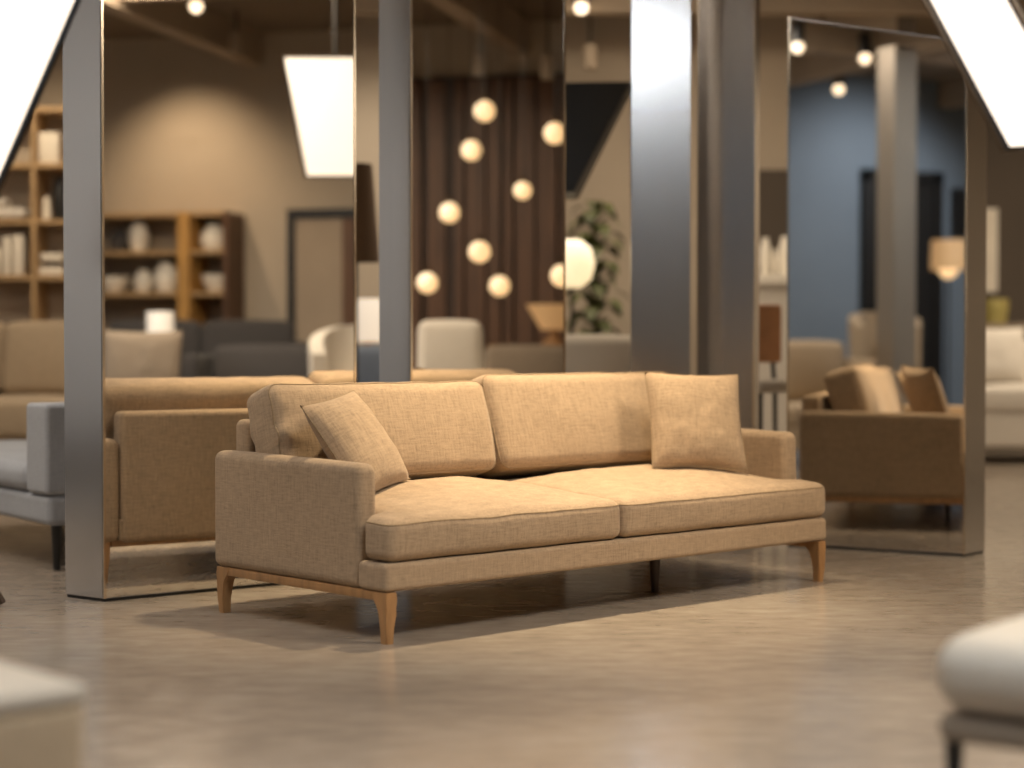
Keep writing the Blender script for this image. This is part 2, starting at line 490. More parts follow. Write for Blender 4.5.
# ------------------------------------------------------------------ mirror panels
def mirror_panel(label, A, Bp, t, ztop, face_mat, edge_mat=None, z0=.012, rim=.011, rim_mat=None):
    """A, Bp: floor ends of the mirrored face; t: offset to the back of the panel; ztop: heights at A and Bp"""
    zt = ztop if isinstance(ztop, tuple) else (ztop, ztop)
    o = thing('mirror_panel', label, 'mirror', (0, 0, 0))
    poly = [A, Bp, (Bp[0]+t[0], Bp[1]+t[1]), (A[0]+t[0], A[1]+t[1])]
    obj('steel_body', prism(B(), poly, z0, [zt[0], zt[1], zt[1], zt[0]], .003), edge_mat or M['steel'], o)
    dx, dy = Bp[0]-A[0], Bp[1]-A[1]; L = math.hypot(dx, dy); dx, dy = dx/L, dy/L
    n = (dy, -dx)
    bm = B(); e = .0035
    def P(s, z): return bm.verts.new((A[0]+dx*s+n[0]*e, A[1]+dy*s+n[1]*e, z))
    zz = lambda s: zt[0] + (zt[1]-zt[0]) * s / L
    bm.faces.new([P(rim, z0+.006), P(L-rim, z0+.006), P(L-rim, zz(L-rim)-rim), P(rim, zz(rim)-rim)])
    obj('mirror_face', bm, face_mat, o, False)
    for s in (0, L-rim):
        bm = B()
        pl = [(A[0]+dx*q+n[0]*w, A[1]+dy*q+n[1]*w) for q, w in ((s+.001, .0005), (s+rim, .0005), (s+rim, .006), (s+.001, .006))]
        prism(bm, pl, z0, zz(s)); obj('edge_strip', bm, rim_mat or M['steel_edge'], o, False)
    c = [(p[0]*.985 + sum(q[0] for q in poly)/4*.015, p[1]*.985 + sum(q[1] for q in poly)/4*.015) for p in poly]
    obj('plinth', prism(B(), c, 0, z0), M['black'], o, False)
    return o
t38 = math.radians(38)
def S(s): return (-1.547 + s*math.cos(t38), 6.747 + s*math.sin(t38))
mirror_panel('wide mirror panel with brushed steel edge left of the sofa reflecting its back', S(0), S(1.137), (-.178, .135), 3.3, M['mirror'])
mirror_panel('mirror panel behind the sofa reflecting warm globe lights before dark timber', S(1.412), S(2.268), (-.142, .125), 3.3, M['mirror'])
# brushed column and the polished panel behind it
col = obj('steel_column', prism(B(), [(X(631, 8.55), 8.55), (X(690, 8.55), 8.55), (X(690, 8.55), 8.63), (X(631, 8.55), 8.63)], 0, CZ-.001, .004), M['steel_column'])
tag(col, 'broad brushed steel column rising right behind the sofa back', 'column')
mirror_panel('narrow polished steel panel right beside the broad brushed column', (.905, 8.75), (1.167, 8.605), (.03, .055), 3.4, M['mirror_soft'], rim=.008)
tr = math.radians(-32)
Rb = (2.078, 8.187)
ln = .882
Ra = (Rb[0] - ln*math.cos(tr), Rb[1] - ln*math.sin(tr))
mirror_panel('large mirror panel right of the sofa reflecting its right arm and pillows', Ra, Rb, (.134, .159), (2.555, 2.36), M['mirror'])
# column seen in the right mirror
p = seen('right', 896, 14.3)
c2 = obj('steel_column', prism(B(), [(p[0]-.11, p[1]-.11), (p[0]+.11, p[1]-.11), (p[0]+.11, p[1]+.11), (p[0]-.11, p[1]+.11)], 0, 3.34), M['steel_matte'], None, False)
tag(c2, 'square steel column in the left aisle, seen reflected in the right mirror', 'column')
c2.rotation_euler = (0, 0, 0)

# ------------------------------------------------------------------ generic upholstery
def sofa_unit(name, label, cat, loc, rz, w, d, seat_h, back_h, arm_h, mat, seats=2, arm_w=.14, base_h=None, leg_h=.14, leg_mat=None, group=None, back_t=.2, arms=(1, 1), base_z=None, block=False):
    """origin at the front centre on the floor, front faces -y"""
    o = thing(name, label, cat, (*loc, 0), rz, group)
    z0 = leg_h; bz = base_z or (seat_h - .17)
    obj('base', rbox(B(), (0, d/2, (z0+bz)/2), (w, d - .02, bz - z0), .03, 6), mat, o)
    xl = -w/2 + (arm_w if arms[0] else 0); xr = w/2 - (arm_w if arms[1] else 0)
    for k, s in enumerate((-1, 1)):
        if arms[k]:
            obj('arm', rbox(B(), (s*(w/2-arm_w/2), d/2, (bz+arm_h)/2 + .002), (arm_w, d, arm_h-bz), .022, 8), mat, o)
    if back_h is None: back_t = .02
    else: obj('back_frame', rbox(B(), ((xl+xr)/2, d-back_t/2+.0, (bz+back_h-.1)/2), (xr-xl-.01, back_t*.7, back_h-.1-bz), .03, 8), mat, o)
    cw = (xr-xl)/seats
    for i in range(seats):
        cx = xl + cw*(i+.5)
        h = (cw/2-.004, (d-back_t)/2, (seat_h-bz)/2)
        obj('seat_cushion', rbox(B(), (cx, (d-back_t)/2 + .0, (bz+seat_h)/2), (2*h[0], 2*h[1], 2*h[2]), .05, 10, soft_warp(h, .02, .01, None, i*3.3)), mat, o)
        if back_h is None: continue
        hb = (cw/2-.004, .09, (back_h-seat_h)/2)
        obj('back_cushion', rbox(B(), (0, 0, 0), (2*hb[0], .18, back_h-seat_h), .06, 10, soft_warp(hb, .015, .03, None, i*5.1)), mat, o, True, (cx, d-back_t-.05, (back_h+seat_h)/2), (-.14, 0, 0))
    for sx in (-1, 1):
        for y in (.08, d-.08):
            obj('leg', lathe(B(), [(0, 0), (.015, 0), (.024, z0), (0, z0)], (sx*(w/2-.09), y, 0), 12), leg_mat or M['walnut'], o)
    return o

def armchair(label, loc, rz, mat, w=.8, back_h=.95, seat_h=.44, group=None, leg_mat=None, wing=False):
    """rounded shell chair: curved back wrapping a round seat"""
    o = thing('armchair', label, 'armchair', (*loc, 0), rz, group)
    d = w
    h = (w/2-.1, d/2-.08, .09)
    obj('seat', rbox(B(), (0, d/2-.02, seat_h-.09), (2*h[0], 2*h[1], .18), .06, 10, soft_warp(h, .03, .01)), mat, o)
    bm = B(); n = 22; a0, a1 = math.radians(-20), math.radians(200)
    rows = [(.18, .0), (.3, .0), (seat_h+.1, .015), (.75*back_h, .04), (.93*back_h, .055), (back_h, .05)]
    R = w/2
    rings = []
    for i in range(n+1):
        a = a0 + (a1-a0)*i/n
        k = math.sin(max(0, min(PI, (a - a0) * PI / (a1-a0))))**.8
        top = (.66 + .34*k) if not wing else (.8 + .2*k)
        ring = []
        for side in (0, 1):
            seq = rows if side == 0 else rows[::-1]
            for z, off in seq:
                zz = z if z < seat_h+.05 else seat_h + (z-seat_h)*top
                r = R + off*k - (0 if side == 0 else .1)
                ring.append(bm.verts.new((r*math.cos(a), d/2 + r*math.sin(a), zz)))
        rings.append(ring)
    for A, Bq in zip(rings, rings[1:]):
        m = len(A)
        for i in range(m): bm.faces.new((A[i], A[(i+1)%m], Bq[(i+1)%m], Bq[i]))
    bm.faces.new(rings[0]); bm.faces.new(rings[-1])
    obj('backrest', bm, mat, o)
    for a in (45, 135, 225, 315):
        x, y = .3*w*math.cos(math.radians(a)), d/2 + .3*w*math.sin(math.radians(a))
        obj('leg', tube(B(), [(x*1.2, d/2+(y-d/2)*1.2, 0), (x, y, .25)], .013, 8, False, .02), leg_mat or M['walnut'], o)
    return o

# ---- left of the picture
def dirz(dx, dy): return math.atan2(dy, dx) + PI/2
sf = sofa_unit('chaise', 'pale blue-grey chaise with one boxy arm half hidden by the leftmost steel edge', 'chaise', (0, 0), 0, 2.1, .95, .455, None, .72, M['grey_fab'], 2, .24, leg_h=.20, leg_mat=M['black'], base_z=.33, arms=(0, 1))
rz = dirz(-.81, -.586)
ca, sa = math.cos(rz), math.sin(rz)
fc = (-1.965 - (1.05-.09)*ca + .08*sa, 7.70 - (1.05-.09)*sa - .08*ca)
sf.location = (fc[0], fc[1], 0); sf.rotation_euler = (0, 0, rz)
sofa_unit('sofa', 'high-backed beige sofa in front of the oak shelving at left', 'sofa', (X(12, 11.7), 11.65), -.15, 2.6, 1.0, .62, 1.13, .66, M['beige_fab'], 3, .2, leg_h=.1, base_z=.36)
tp = thing('floor_lamp', 'dark tripod floor lamp whose splayed foot tip shows at the left edge', 'lamp', (-2.27, 6.5, 0))
obj('pole', tube(B(), [(0, 0, .62), (0, 0, 1.5)], .014), M['black'], tp)
for a in (20, 140, 260):
    ca_, sa_ = math.cos(math.radians(a)), math.sin(math.radians(a))
    obj('leg', tube(B(), [(.40*ca_, .40*sa_, .012), (.02*ca_, .02*sa_, .66)], .013, 8, False, .017), M['walnut'], tp)
obj('lamp_shade', lathe(B(), [(.20, 1.30), (.15, 1.62), (.146, 1.62), (.196, 1.30), (.20, 1.30)]), M['brownshade'], tp)

db = thing('daybed', 'low charcoal daybed along the left wall, a dark band in the leftmost steel edge', 'daybed', (-5.45, 6.7, 0))
obj('seat', rbox(B(), (0, 0, .30), (.8, 2.6, .26), .04, 8), M['charcoal_fab'], db)
for sx in (-.3, .3):
    for sy in (-1.15, 1.15): obj('leg', lathe(B(), [(0, 0), (.016, 0), (.024, .165), (0, .165)], (sx, sy, 0), 12), M['black'], db)

# ---- oak shelving (direct view at left)
def shelving(label, x0, xs, zs, y0, y1, mat, wb=.035):
    o = thing('shelving_unit', label, 'shelf', (0, 0, 0))
    for x in xs: obj('upright', box(B(), x - wb/2, y0, 0, x + wb/2, y1, zs[-1]+wb, .002), mat, o, False)
    for z in zs:
        for a, b in zip(xs, xs[1:]): obj('board', box(B(), a + wb/2, y0+.005, z, b - wb/2, y1-.005, z + wb), mat, o, False)
    obj('back_panel', box(B(), xs[0], y1-.004, .05, xs[-1], y1, zs[-1]), M['wall'], o, False)
    return o
ys0, ys1 = 13.25, 13.6
zs = [.2, .62, 1.04, 1.455, 1.87, 2.285, 2.70]
shelving('tall oak shelving unit against the back wall at far left', 0, [-4.62, X(34, 13.25), -2.9], zs, ys0, ys1, M['oak_pale'])
def Zp(v, Y): return .97 + (345.6 - v) / K * Y
def item(name, label, cat, bm, mat, group=None, smooth=True): return tag(obj(name, bm, mat, None, smooth), label, cat, group)
sz = lambda i: zs[i] + .036
x = X(46, 13.4)
item('storage_box', 'cream storage box on the highest visible oak shelf at far left', 'box', box(B(), -3.515, 13.32, sz(5), X(62, 13.4), 13.55, sz(5)+.235, .008), M['paper'])
item('vase', 'slim cream vase on the middle oak shelf beside a black vase', 'vase', lathe(B(), [(0, 0), (.03, 0), (.034, .06), (.026, .13), (.022, .17), (.026, .175), (0, .165)], (-3.475, 13.38, sz(4))), M['paper'])
item('vase', 'tall black vase on the middle oak shelf at far left', 'vase', lathe(B(), [(0, 0), (.04, 0), (.055, .12), (.05, .24), (.03, .3), (.032, .33), (0, .32)], (X(60, 13.4), 13.42, sz(4))), M['black'])
for i, (u0, u1, h, lab) in enumerate(((-6, 29, .085, 'thick folded cream throw under a smaller one on the oak shelf'), (-4, 9, .07, 'small folded cream throw topmost of the shelf pile'))):
    zb = sz(4) + (0 if i == 0 else .089)
    hh = ((X(u1, 13.4)-X(u0, 13.4))/2, .12, h/2)
    item('folded_throw', lab, 'blanket', rbox(B(), ((X(u0, 13.4)+X(u1, 13.4))/2, 13.42, zb + h/2 + .004), (2*hh[0], .24, h), .035, 6, None), M['white_fab'])
for i, (u0, u1, h, lab) in enumerate(((-1, 4, .2, 'short cream book at the left end of the upright row'), (7, 14.5, .29, 'tall cream book in the middle of the upright row'), (17, 27, .30, 'thick tall cream book at the right end of the upright row'))):
    item('book', lab + ' on the oak shelf', 'book', box(B(), X(u0, 13.4), 13.30, sz(3), X(u1, 13.4), 13.5, sz(3)+h, .006), M['paper'], 'upright books on the oak shelf')
for i, (h, lab) in enumerate(((.065, 'lower cream book lying flat on the oak shelf beside the steel edge'), (.06, 'upper cream book lying flat on another on the oak shelf'))):
    item('book', lab, 'book', box(B(), -3.515+.015*i, 13.30, sz(3)+ i*.07 + (.035 if i else 0), X(66, 13.4), 13.52, sz(3)+i*.07+(.035 if i else 0)+h, .006), M['paper'], 'flat books on the oak shelf')

# ---- gap between the first two mirrors
def cone_lamp(label, x, y, zb, zt, rb, rt, mat, stem_r=.012, base_r=.16, glow=None):
    o = thing('floor_lamp', label, 'lamp', (x, y, 0))
    obj('base', lathe(B(), [(0, 0), (base_r, 0), (base_r, .02), (.02, .035), (0, .035)]), M['black'], o)
    obj('pole', tube(B(), [(0, 0, .035), (0, 0, zt-.02)], stem_r), M['black'], o)
    obj('lamp_shade', lathe(B(), [(rb, zb), (rt, zt), (rt-.004, zt), (rb-.004, zb), (rb, zb)], seg=40), mat, o)
    b = obj('bulb', lathe(B(), sphere_prof(.05), (0, 0, (zb*.6+zt*.4))), glow or M['shade_glow'], o)
    return o
cone_lamp('tall brown cone-shade lamp seen through the gap after the first mirror', X(356, 10.6), 10.6, Zp(262, 10.6), Zp(165, 10.6), 24*10.6/K, 16.5*10.6/K, M['brownshade'])
sofa_unit('sofa', 'blue-grey sofa seen through the slit between the two left mirrors', 'sofa', (X(352, 10.9), 10.9), .12, 1.7, .9, .48, Zp(347, 11.6), .62, M['bluegrey_fab'], 2, .14)
# white table lamp behind it
st = thing('side_table', 'small wooden side table beyond the blue-grey sofa in the slit', 'table', (X(366, 12.3), 12.5, 0))
obj('table_top', lathe(B(), [(0, .90), (.24, .90), (.24, .935), (0, .935)]), M['oak'], st)
obj('leg', tube(B(), [(0, 0, .02), (0, 0, .9)], .03), M['oak'], st)
obj('base', lathe(B(), [(0, 0), (.17, 0), (.17, .02), (0, .02)]), M['oak'], st)
tl = thing('table_lamp', 'glowing white table lamp in the slit between the two left mirrors', 'lamp', (X(366, 12.3), 12.5, .935))
obj('base', lathe(B(), [(0, 0), (.07, 0), (.07, .015), (.02, .03), (.02, .06), (0, .06)]), M['oak'], tl)
obj('lamp_shade', lathe(B(), [(0, .06), (.11, .06), (.125, .30), (.1, .36), (0, .36)]), M['shade_glow'], tl)

# ---- gap right of the second mirror: plant, lantern, white armchair, black lamp
pl = thing('potted_plant', 'tall leafy green plant against the wall in the gap left of the column', 'plant', (X(596, 12.9), 13.15, 0))
obj('pot', lathe(B(), [(0, 0), (.2, 0), (.25, .45), (.23, .45), (.22, .4), (0, .4)]), M['charcoal_fab'], pl)
obj('stem', tube(B(), [(0, 0, .38), (.03, 0, .9), (0, .02, 1.45)], .02, 8, False, .008), M['walnut'], pl)
for i in range(54):
    a = i*2.4; z = .85 + 1.12 * i/54; r = .32 * (1 - .45*abs(i/27-1)) 
    if 22 < i < 30: r *= .55
    bm = B(); L = .34; q = []
    for k in range(9):
        t = k/8; w = .065*math.sin(PI*t)**.8
        px, pz = r*t*1.05, .12*math.sin(t*2.4) - .10*t*t
        for s in (-1, 1): q.append(bm.verts.new((px*math.cos(a) - s*w*math.sin(a), px*math.sin(a)*.6 + s*w*math.cos(a), z + pz)))
    for k in range(8): bm.faces.new((q[2*k], q[2*k+1], q[2*k+3], q[2*k+2]))
    bmesh.ops.remove_doubles(bm, verts=bm.verts, dist=1e-4)
    obj('leaf', bm, M['leaf'], pl)
lt = thing('floor_lamp', 'glowing round paper lantern lamp in front of the green plant', 'lamp', (X(572, 11.6), 11.6, 0))
obj('base', lathe(B(), [(0, 0), (.13, 0), (.13, .02), (0, .03)]), M['black'], lt)
obj('pole', tube(B(), [(0, 0, .02), (0, 0, 1.4)], .011), M['black'], lt)
obj('lamp_shade', lathe(B(), [(0, -.155), (.06, -.155), (.125, -.1), (.15, 0), (.125, .1), (.06, .155), (0, .155)], (0, 0, 1.50)), M['lantern'], lt)
sofa_unit('sofa', 'cream upholstered low sofa in the gap between second mirror and column', 'sofa', (X(590, 10.1), 10.0), .1, 1.5, .9, .46, Zp(337, 10.7), .62, M['cream_fab'], 1, .14)

def panel_lamp(label, loc, up, front, wt, wb, h, dp, skew=0.):
    """tapered lightbox pendant: black shell, bronze rim and a glowing diffuser on its front; loc = middle of the bottom edge"""
    up = Vector(up).normalized(); fr = Vector(front); fr = (fr - up*fr.dot(up)).normalized(); rt = (-fr).cross(up).normalized()
    o = thing('pendant_lamp', label, 'lamp', loc)
    R = Matrix((rt, -fr, up)).transposed()
    o.rotation_mode = 'QUATERNION'; o.rotation_quaternion = R.to_quaternion()
    bm = B(); rim = .012
    k = skew
    v = [bm.verts.new(p) for p in ((-wb/2, 0, 0), (wb/2, 0, 0), (wt/2+k, 0, h), (-wt/2+k, 0, h), (-wb/2*.96, dp, .02), (wb/2*.96, dp, .02), (wt/2*.96+k, dp, h-.02), (-wt/2*.96+k, dp, h-.02))]
    for f in ((0,1,2,3), (7,6,5,4), (0,4,5,1), (1,5,6,2), (2,6,7,3), (3,7,4,0)): bm.faces.new([v[i] for i in f])
    bmesh.ops.bevel(bm, geom=bm.edges[:], offset=.006, segments=2, affect='EDGES')
    obj('shell', bm, M['black'], o)
    bm = B(); e = -.004
    c = [(-wb/2+rim*1.3, e, rim), (wb/2-rim*1.3, e, rim), (wt/2-rim*1.3+k, e, h-rim), (-wt/2+rim*1.3+k, e, h-rim)]
    lo = [bm.verts.new((p[0], .002, p[2])) for p in c]; hi = [bm.verts.new(p) for p in c]
    bm.faces.new(hi)
    for i in range(4): bm.faces.new((lo[i], lo[(i+1)%4], hi[(i+1)%4], hi[i]))
    obj('diffuser', bm, M['lampface'], o)
    bm = B()
    cr = [(-wb/2, -.004, 0), (wb/2, -.004, 0), (wt/2+k, -.004, h), (-wt/2+k, -.004, h)]
    tube(bm, [Vector(a) for a in cr], rim*.55, 6, True)
    obj('rim', bm, M['bronze'], o)
    # hanging rod up to the ceiling
    top = Vector(loc) + R @ Vector((k*.8, dp/2, h*.8))
    inv = R.inverted()
    a = inv @ (top - Vector(loc)); b = inv @ (Vector((top.x, top.y, CZ-.002)) - Vector(loc))
    obj('hanging_rod', tube(B(), [a, b], .012), M['black'], o)
    return o
# front pair
panel_lamp('glowing slanted lightbox lamp with dark rim hanging at top right', (X(1046, 4.7), 4.7, Zp(150, 4.7)), (0, 0, 1), (-.42, -.9, 0), .222, .222, 1.0, .24, -.51)
panel_lamp('glowing slanted lightbox lamp with dark rim hanging at top left', (X(-62, 4.7), 4.7, Zp(222, 4.7)), (0, 0, 1), (.42, -.9, 0), .25, .25, 1.0, .24, .41)
# black one through the gap (seen from behind)
panel_lamp('black lampshade seen from behind in the gap left of the broad column', (X(541, 10.4), 10.4, Zp(199, 10.4)), (0, 0, 1), (.1, 1, 0), 1.10, .42, .66, .2)
# the one seen in the first mirror
q = seen('screen', 334, 12)
panel_lamp('glowing tapered white lamp reflected in the wide left mirror', (q[0], q[1], Zp(178, 12)), (0, 0, 1), (-.971, .242, 0), .69, .39, .81, .16)

# ---- gap left of the right mirror: bar chair, cabinet
cb = thing('cabinet', 'tall cream cabinet glimpsed in the slit left of the right mirror', 'cabinet', (2.12, 12.6, 0))
obj('body', box(B(), -.55, 0, .05, .45, .45, 1.40, .006), M['white_fab'], cb, False)
obj('top', box(B(), -.58, -.03, 1.40, .48, .47, 1.47, .006), M['white'], cb, False)
obj('plinth', box(B(), -.5, .03, 0, .4, .42, .05), M['black'], cb, False)
item('wall_panel', 'dark brown panel on the wall above the cream cabinet', 'panel', box(B(), X(754, 13.9), 13.93, 1.48, 2.9, 13.998, Zp(170, 13.9)), M['wall_dark'], None, False)
for u, w, h, lab in ((765, .042, .27, 'tall white vase on the cream cabinet in the slit'), (774.5, .022, .19, 'short white bottle between two vases on the cream cabinet'), (784, .042, .28, 'white vase nearest the right mirror edge on the cabinet')):
    item('vase', lab, 'vase', lathe(B(), [(0, 0), (w*.8, 0), (w, h*.4), (w*.9, h*.75), (w*.55, h*.9), (w*.6, h), (0, h-.01)], (X(u, 12.8), 12.8, 1.47)), M['white'])
bc = thing('bar_chair', 'tan leather bar chair with black frame in the slit beside the right mirror', 'chair', (X(768, 10.2), 10.2, 0), .5)
obj('backrest', rbox(B(), (0, .2, 1.04), (.44, .05, .34), .022, 8, lambda x, y, z: (x, y - .5*x*x, z)), M['leather'], bc)
obj('seat', rbox(B(), (0, 0, .74), (.44, .42, .07), .03, 8), M['cream_fab'], bc)
for sx in (-1, 1):
    for sy in (-1, 1):
        obj('leg', tube(B(), [(sx*.2, sy*.19, 0), (sx*.17, sy*.16, .71)] + ([(sx*.18, .235, 1.15)] if sy > 0 else []), .014), M['black'], bc)
obj('footrest', tube(B(), [(-.19, -.18, .28), (.19, -.18, .28), (.19, .18, .28), (-.19, .18, .28)], .01, 8, True), M['black'], bc)

# ---- far right
ws = sofa_unit('sofa', 'off-white sofa far behind at the right picture edge', 'sofa', (4.9, 14.4), -.12, 2.4, .95, .64, 1.0, .74, M['white_fab'], 2, .16, leg_h=.14, base_z=.42, leg_mat=M['black'], arms=(0, 1))
pillow('off-white square pillow on the far sofa at the right picture edge', (4.02, 14.82, .89), (-.3, 0, 0), .48, .14, M['white_fab'], 4.2, seam=False)
cs = thing('console_table', 'beige console table behind the far off-white sofa', 'table', (4.7, 16.1, 0))
obj('table_top', box(B(), -1.2, 0, 1.08, 1.2, .4, 1.17, .006), M['taupe_fab'], cs, False)
for sx in (-1.1, 1.1): obj('leg', box(B(), sx-.03, .05, 0, sx+.03, .35, 1.08), M['taupe_fab'], cs, False)
item('bowl', 'olive-yellow ceramic bowl on the console at the right edge', 'bowl', lathe(B(), [(0, 0), (.10, 0), (.125, .16), (.12, .22), (.108, .22), (.1, .15), (0, .04)], (X(996, 16.2), 16.25, 1.17)), M['pot'])
pc = thing('framed_picture', 'white framed picture on the dark wall beside the right mirror edge', 'picture', (4.32, 17.17, 1.9))
obj('frame', box(B(), -.33, -.02, -.42, .33, .02, .38, .004), M['white'], pc, False)
obj('canvas', box(B(), -.3, -.025, -.39, .3, -.019, .35), M['paper'], pc, False)

# ---- foreground
ot = thing('ottoman', 'blurred cream upholstered block at the bottom left corner', 'ottoman', (-.715, 3.0, 0), math.radians(43))
obj('body', rbox(B(), (-.35, .40, .21), (.70, .80, .32), .02, 8), M['beige_fab'], ot)
obj('top_cushion', rbox(B(), (-.35, .40, .385), (.705, .805, .035), .015, 8), M['cream_fab'], ot)
obj('plinth', box(B(), -.66, .05, 0, -.04, .75, .05), M['black'], ot, False)
bn = thing('bench', 'blurred off-white cushioned bench with black legs at the bottom right', 'bench', (.775, 3.32, 0), -.66)
h = (.6, .3, .075)
obj('seat', rbox(B(), (.6, .30, .357), (1.2, .6, .14), .06, 12, soft_warp(h, .03, .01, None, 2.)), M['cream_fab'], bn)
obj('frame', rbox(B(), (.6, .30, .258), (1.18, .58, .05), .02, 8), M['taupe_fab'], bn)
for x, y in ((.035, .04), (.035, .55), (1.15, .04), (1.15, .55)):
    obj('leg', lathe(B(), [(0, 0), (.011, 0), (.018, .234), (0, .234)], (x, y, 0), 12), M['black'], bn)

# ------------------------------------------------------------------ things reflected in the left and second mirror
f1 = face('screen')
def scr(u, Y): return seen('screen', u, Y)
p = scr(200, 13.6)
sofa_unit('sofa', 'charcoal sofa reflected low in the wide left mirror, nearer of two', 'sofa', scr(254, 13.1), f1+.03, 1.05, .9, .5, .965, .9, M['charcoal_fab'], 1, .1)
sofa_unit('sofa', 'taller charcoal sofa reflected behind the other in the wide left mirror', 'sofa', scr(194, 14.35), f1-.06, 1.75, .8, .6, 1.17, 1.0, M['charcoal_fab'], 2, .1)
sofa_unit('sofa', 'taupe sofa reflected at the left end of the wide left mirror', 'sofa', scr(94, 12.2), f1, 1.05, .75, .48, .72, .62, M['taupe_fab'], 2, .12, arms=(0, 0))
q = scr(141, 12.4)
pillow('taupe square pillow standing on the taupe sofa reflected at left', (*q, .80), (-.15, 0, f1), .56, .12, M['taupe_fab'], 6.6, seam=False)
armchair('white rounded armchair reflected at the right end of the wide left mirror', scr(351, 12.2), f1, M['white_fab'], .62, 1.12, .5)
sofa_unit('armchair', 'white boxy armchair reflected in the second mirror below the globes', 'armchair', scr(447, 11.5), f1, .58, .75, .5, 1.13, .8, M['white_fab'], 1, .07)
sofa_unit('sofa', 'low grey sofa reflected in the second mirror beside a white armchair', 'sofa', scr(527, 12.75), f1, .85, .8, .5, .96, .8, M['taupe_fab'], 1, .1)
tb = thing('side_table', 'brown round side table reflected under the tan lamp in the second mirror', 'table', (*scr(540, 14.2), 0))
obj('table_top', lathe(B(), [(0, .93), (.42, .93), (.42, .975), (0, .975)]), M['oak'], tb)
obj('leg', lathe(B(), [(0, .02), (.1, .02), (.05, .5), (.1, .93), (0, .93)]), M['oak'], tb)
obj('base', lathe(B(), [(0, 0), (.28, 0), (.28, .02), (0, .02)]), M['oak'], tb)
tl = thing('table_lamp', 'tan cone-shade table lamp reflected in the second mirror', 'lamp', (*scr(553, 14.2), .975))
obj('base', lathe(B(), [(0, 0), (.1, 0), (.04, .06), (.03, .14), (0, .14)]), M['oak'], tl)
obj('lamp_shade', lathe(B(), [(.10, .12), (.22, .32), (.215, .32), (.095, .12), (.10, .12)]), M['shade_tan'], tl)
# globes hanging before the timber
for i, (u, v, w) in enumerate(((484, 112, 'highest of the hanging globes'), (471, 151, 'hanging globe just under the highest one'), (554, 134, 'rightmost of the upper hanging globes'), (522, 191, 'smallest hanging globe, mid right'), (449, 213, 'hanging globe at mid left'), (479, 252, 'hanging globe in the middle of the lower group'), (427, 283, 'lowest hanging globe at the left'), (499, 286, 'lowest hanging globe in the middle'), (561, 276, 'hanging globe cut by the right edge of the mirror'))):
    Y = 13.2 + .5*math.sin(i*2.1) - (.35 if i == 8 else 0)
    q = scr(u, Y); z = Zp(v, Y); r = .078 if i != 3 else .066
    g = thing('pendant_globe', 'warm glowing ' + w + ' reflected before dark timber', 'pendant light', (*q, z), 0, 'warm globes before the timber cladding')
    obj('globe', lathe(B(), sphere_prof(r)), M['globe'], g)
    obj('cap', lathe(B(), [(0, r*.9), (.018, r*.9), (.018, r+.04), (0, r+.04)]), M['bronze'], g)
    obj('cord', tube(B(), [(0, 0, r+.04), (0, 0, CZ-z-.002)], .003, 5), M['black'], g)
# low shelf with ornaments on the right wall
sh = thing('shelving_unit', 'low oak shelving with white ornaments reflected in the wide left mirror', 'shelf', (6.62, 3.15, 0))
# local: y along the wall (2.35 .. 3.8), front towards -x
ya, yb = -.75, .62
for y in (ya, yb): obj('upright', box(B(), -.02, y-.02, 0, .36, y+.02, 2.12), M['slat'], sh, False)
obj('upright', box(B(), -.03, .18, 0, .36, .29, 2.12), M['oak_post'], sh, False)
for z in (.5, .95, 1.40, 1.76, 2.09):
    obj('board', box(B(), 0, ya+.02, z, .35, .18, z+.035), M['oak_pale'], sh, False); obj('board', box(B(), 0, .29, z, .35, yb-.02, z+.035), M['oak_pale'], sh, False)
obj('back_panel', box(B(), .352, ya, .1, .366, yb, 2.1), M['taupe_fab'], sh, False)
def orn(label, y, zb, prof, mat, name='vase'): item(name, label, 'ornament', lathe(B(), prof, (6.80, 3.15+y, zb)), mat, 'ornaments on the reflected oak shelf')
def bowl(r, h): return [(0, 0), (r*.5, 0), (r*.9, h*.5), (r, h), (r*.92, h), (r*.8, h*.5), (0, h*.2)]
def jar(r, h): return [(0, 0), (r*.7, 0), (r, h*.35), (r*.95, h*.7), (r*.5, h*.9), (r*.55, h), (0, h)]
orn('white cylinder vase on the upper shelf, left of the oak post, reflected', -.28, 1.796, jar(.09, .27), M['white'])
orn('dark jar on the upper shelf beside the white cylinder, reflected', -.46, 1.796, jar(.09, .2), M['charcoal_fab'], 'jar')
orn('large white round jar on the upper shelf right of the oak post, reflected', .43, 1.796, jar(.12, .22), M['white'], 'jar')
orn('white bowl on the lower shelf at left, reflected', -.52, 1.436, bowl(.14, .14), M['white'], 'bowl')
orn('tall white round jar on the lower shelf left of the post, reflected', -.02, 1.436, jar(.115, .26), M['white'], 'jar')
orn('slim white jar on the lower shelf beside the round one, reflected', -.24, 1.436, jar(.085, .2), M['white'], 'jar')
orn('white bowl on the lower shelf right of the oak post, reflected', .45, 1.436, bowl(.13, .15), M['white'], 'bowl')
# dark framed floor panel leaning by the right wall
fp = thing('room_divider', 'tall dark framed panel by the wall reflected left of the hanging lamp', 'divider', (6.93, 4.72, 0))
obj('frame', box(box(box(B(), -.04, -.5, 0, .04, -.43, 2.15), -.04, .43, 0, .04, .5, 2.15), -.04, -.43, 2.07, .04, .43, 2.15), M['black'], fp, False)
obj('panel', box(B(), -.02, -.43, 0, .02, .0, 2.07), M['beam'], fp, False)
obj('panel', box(B(), -.02, .0, 0, .02, .43, 2.07), M['slat'], fp, False)
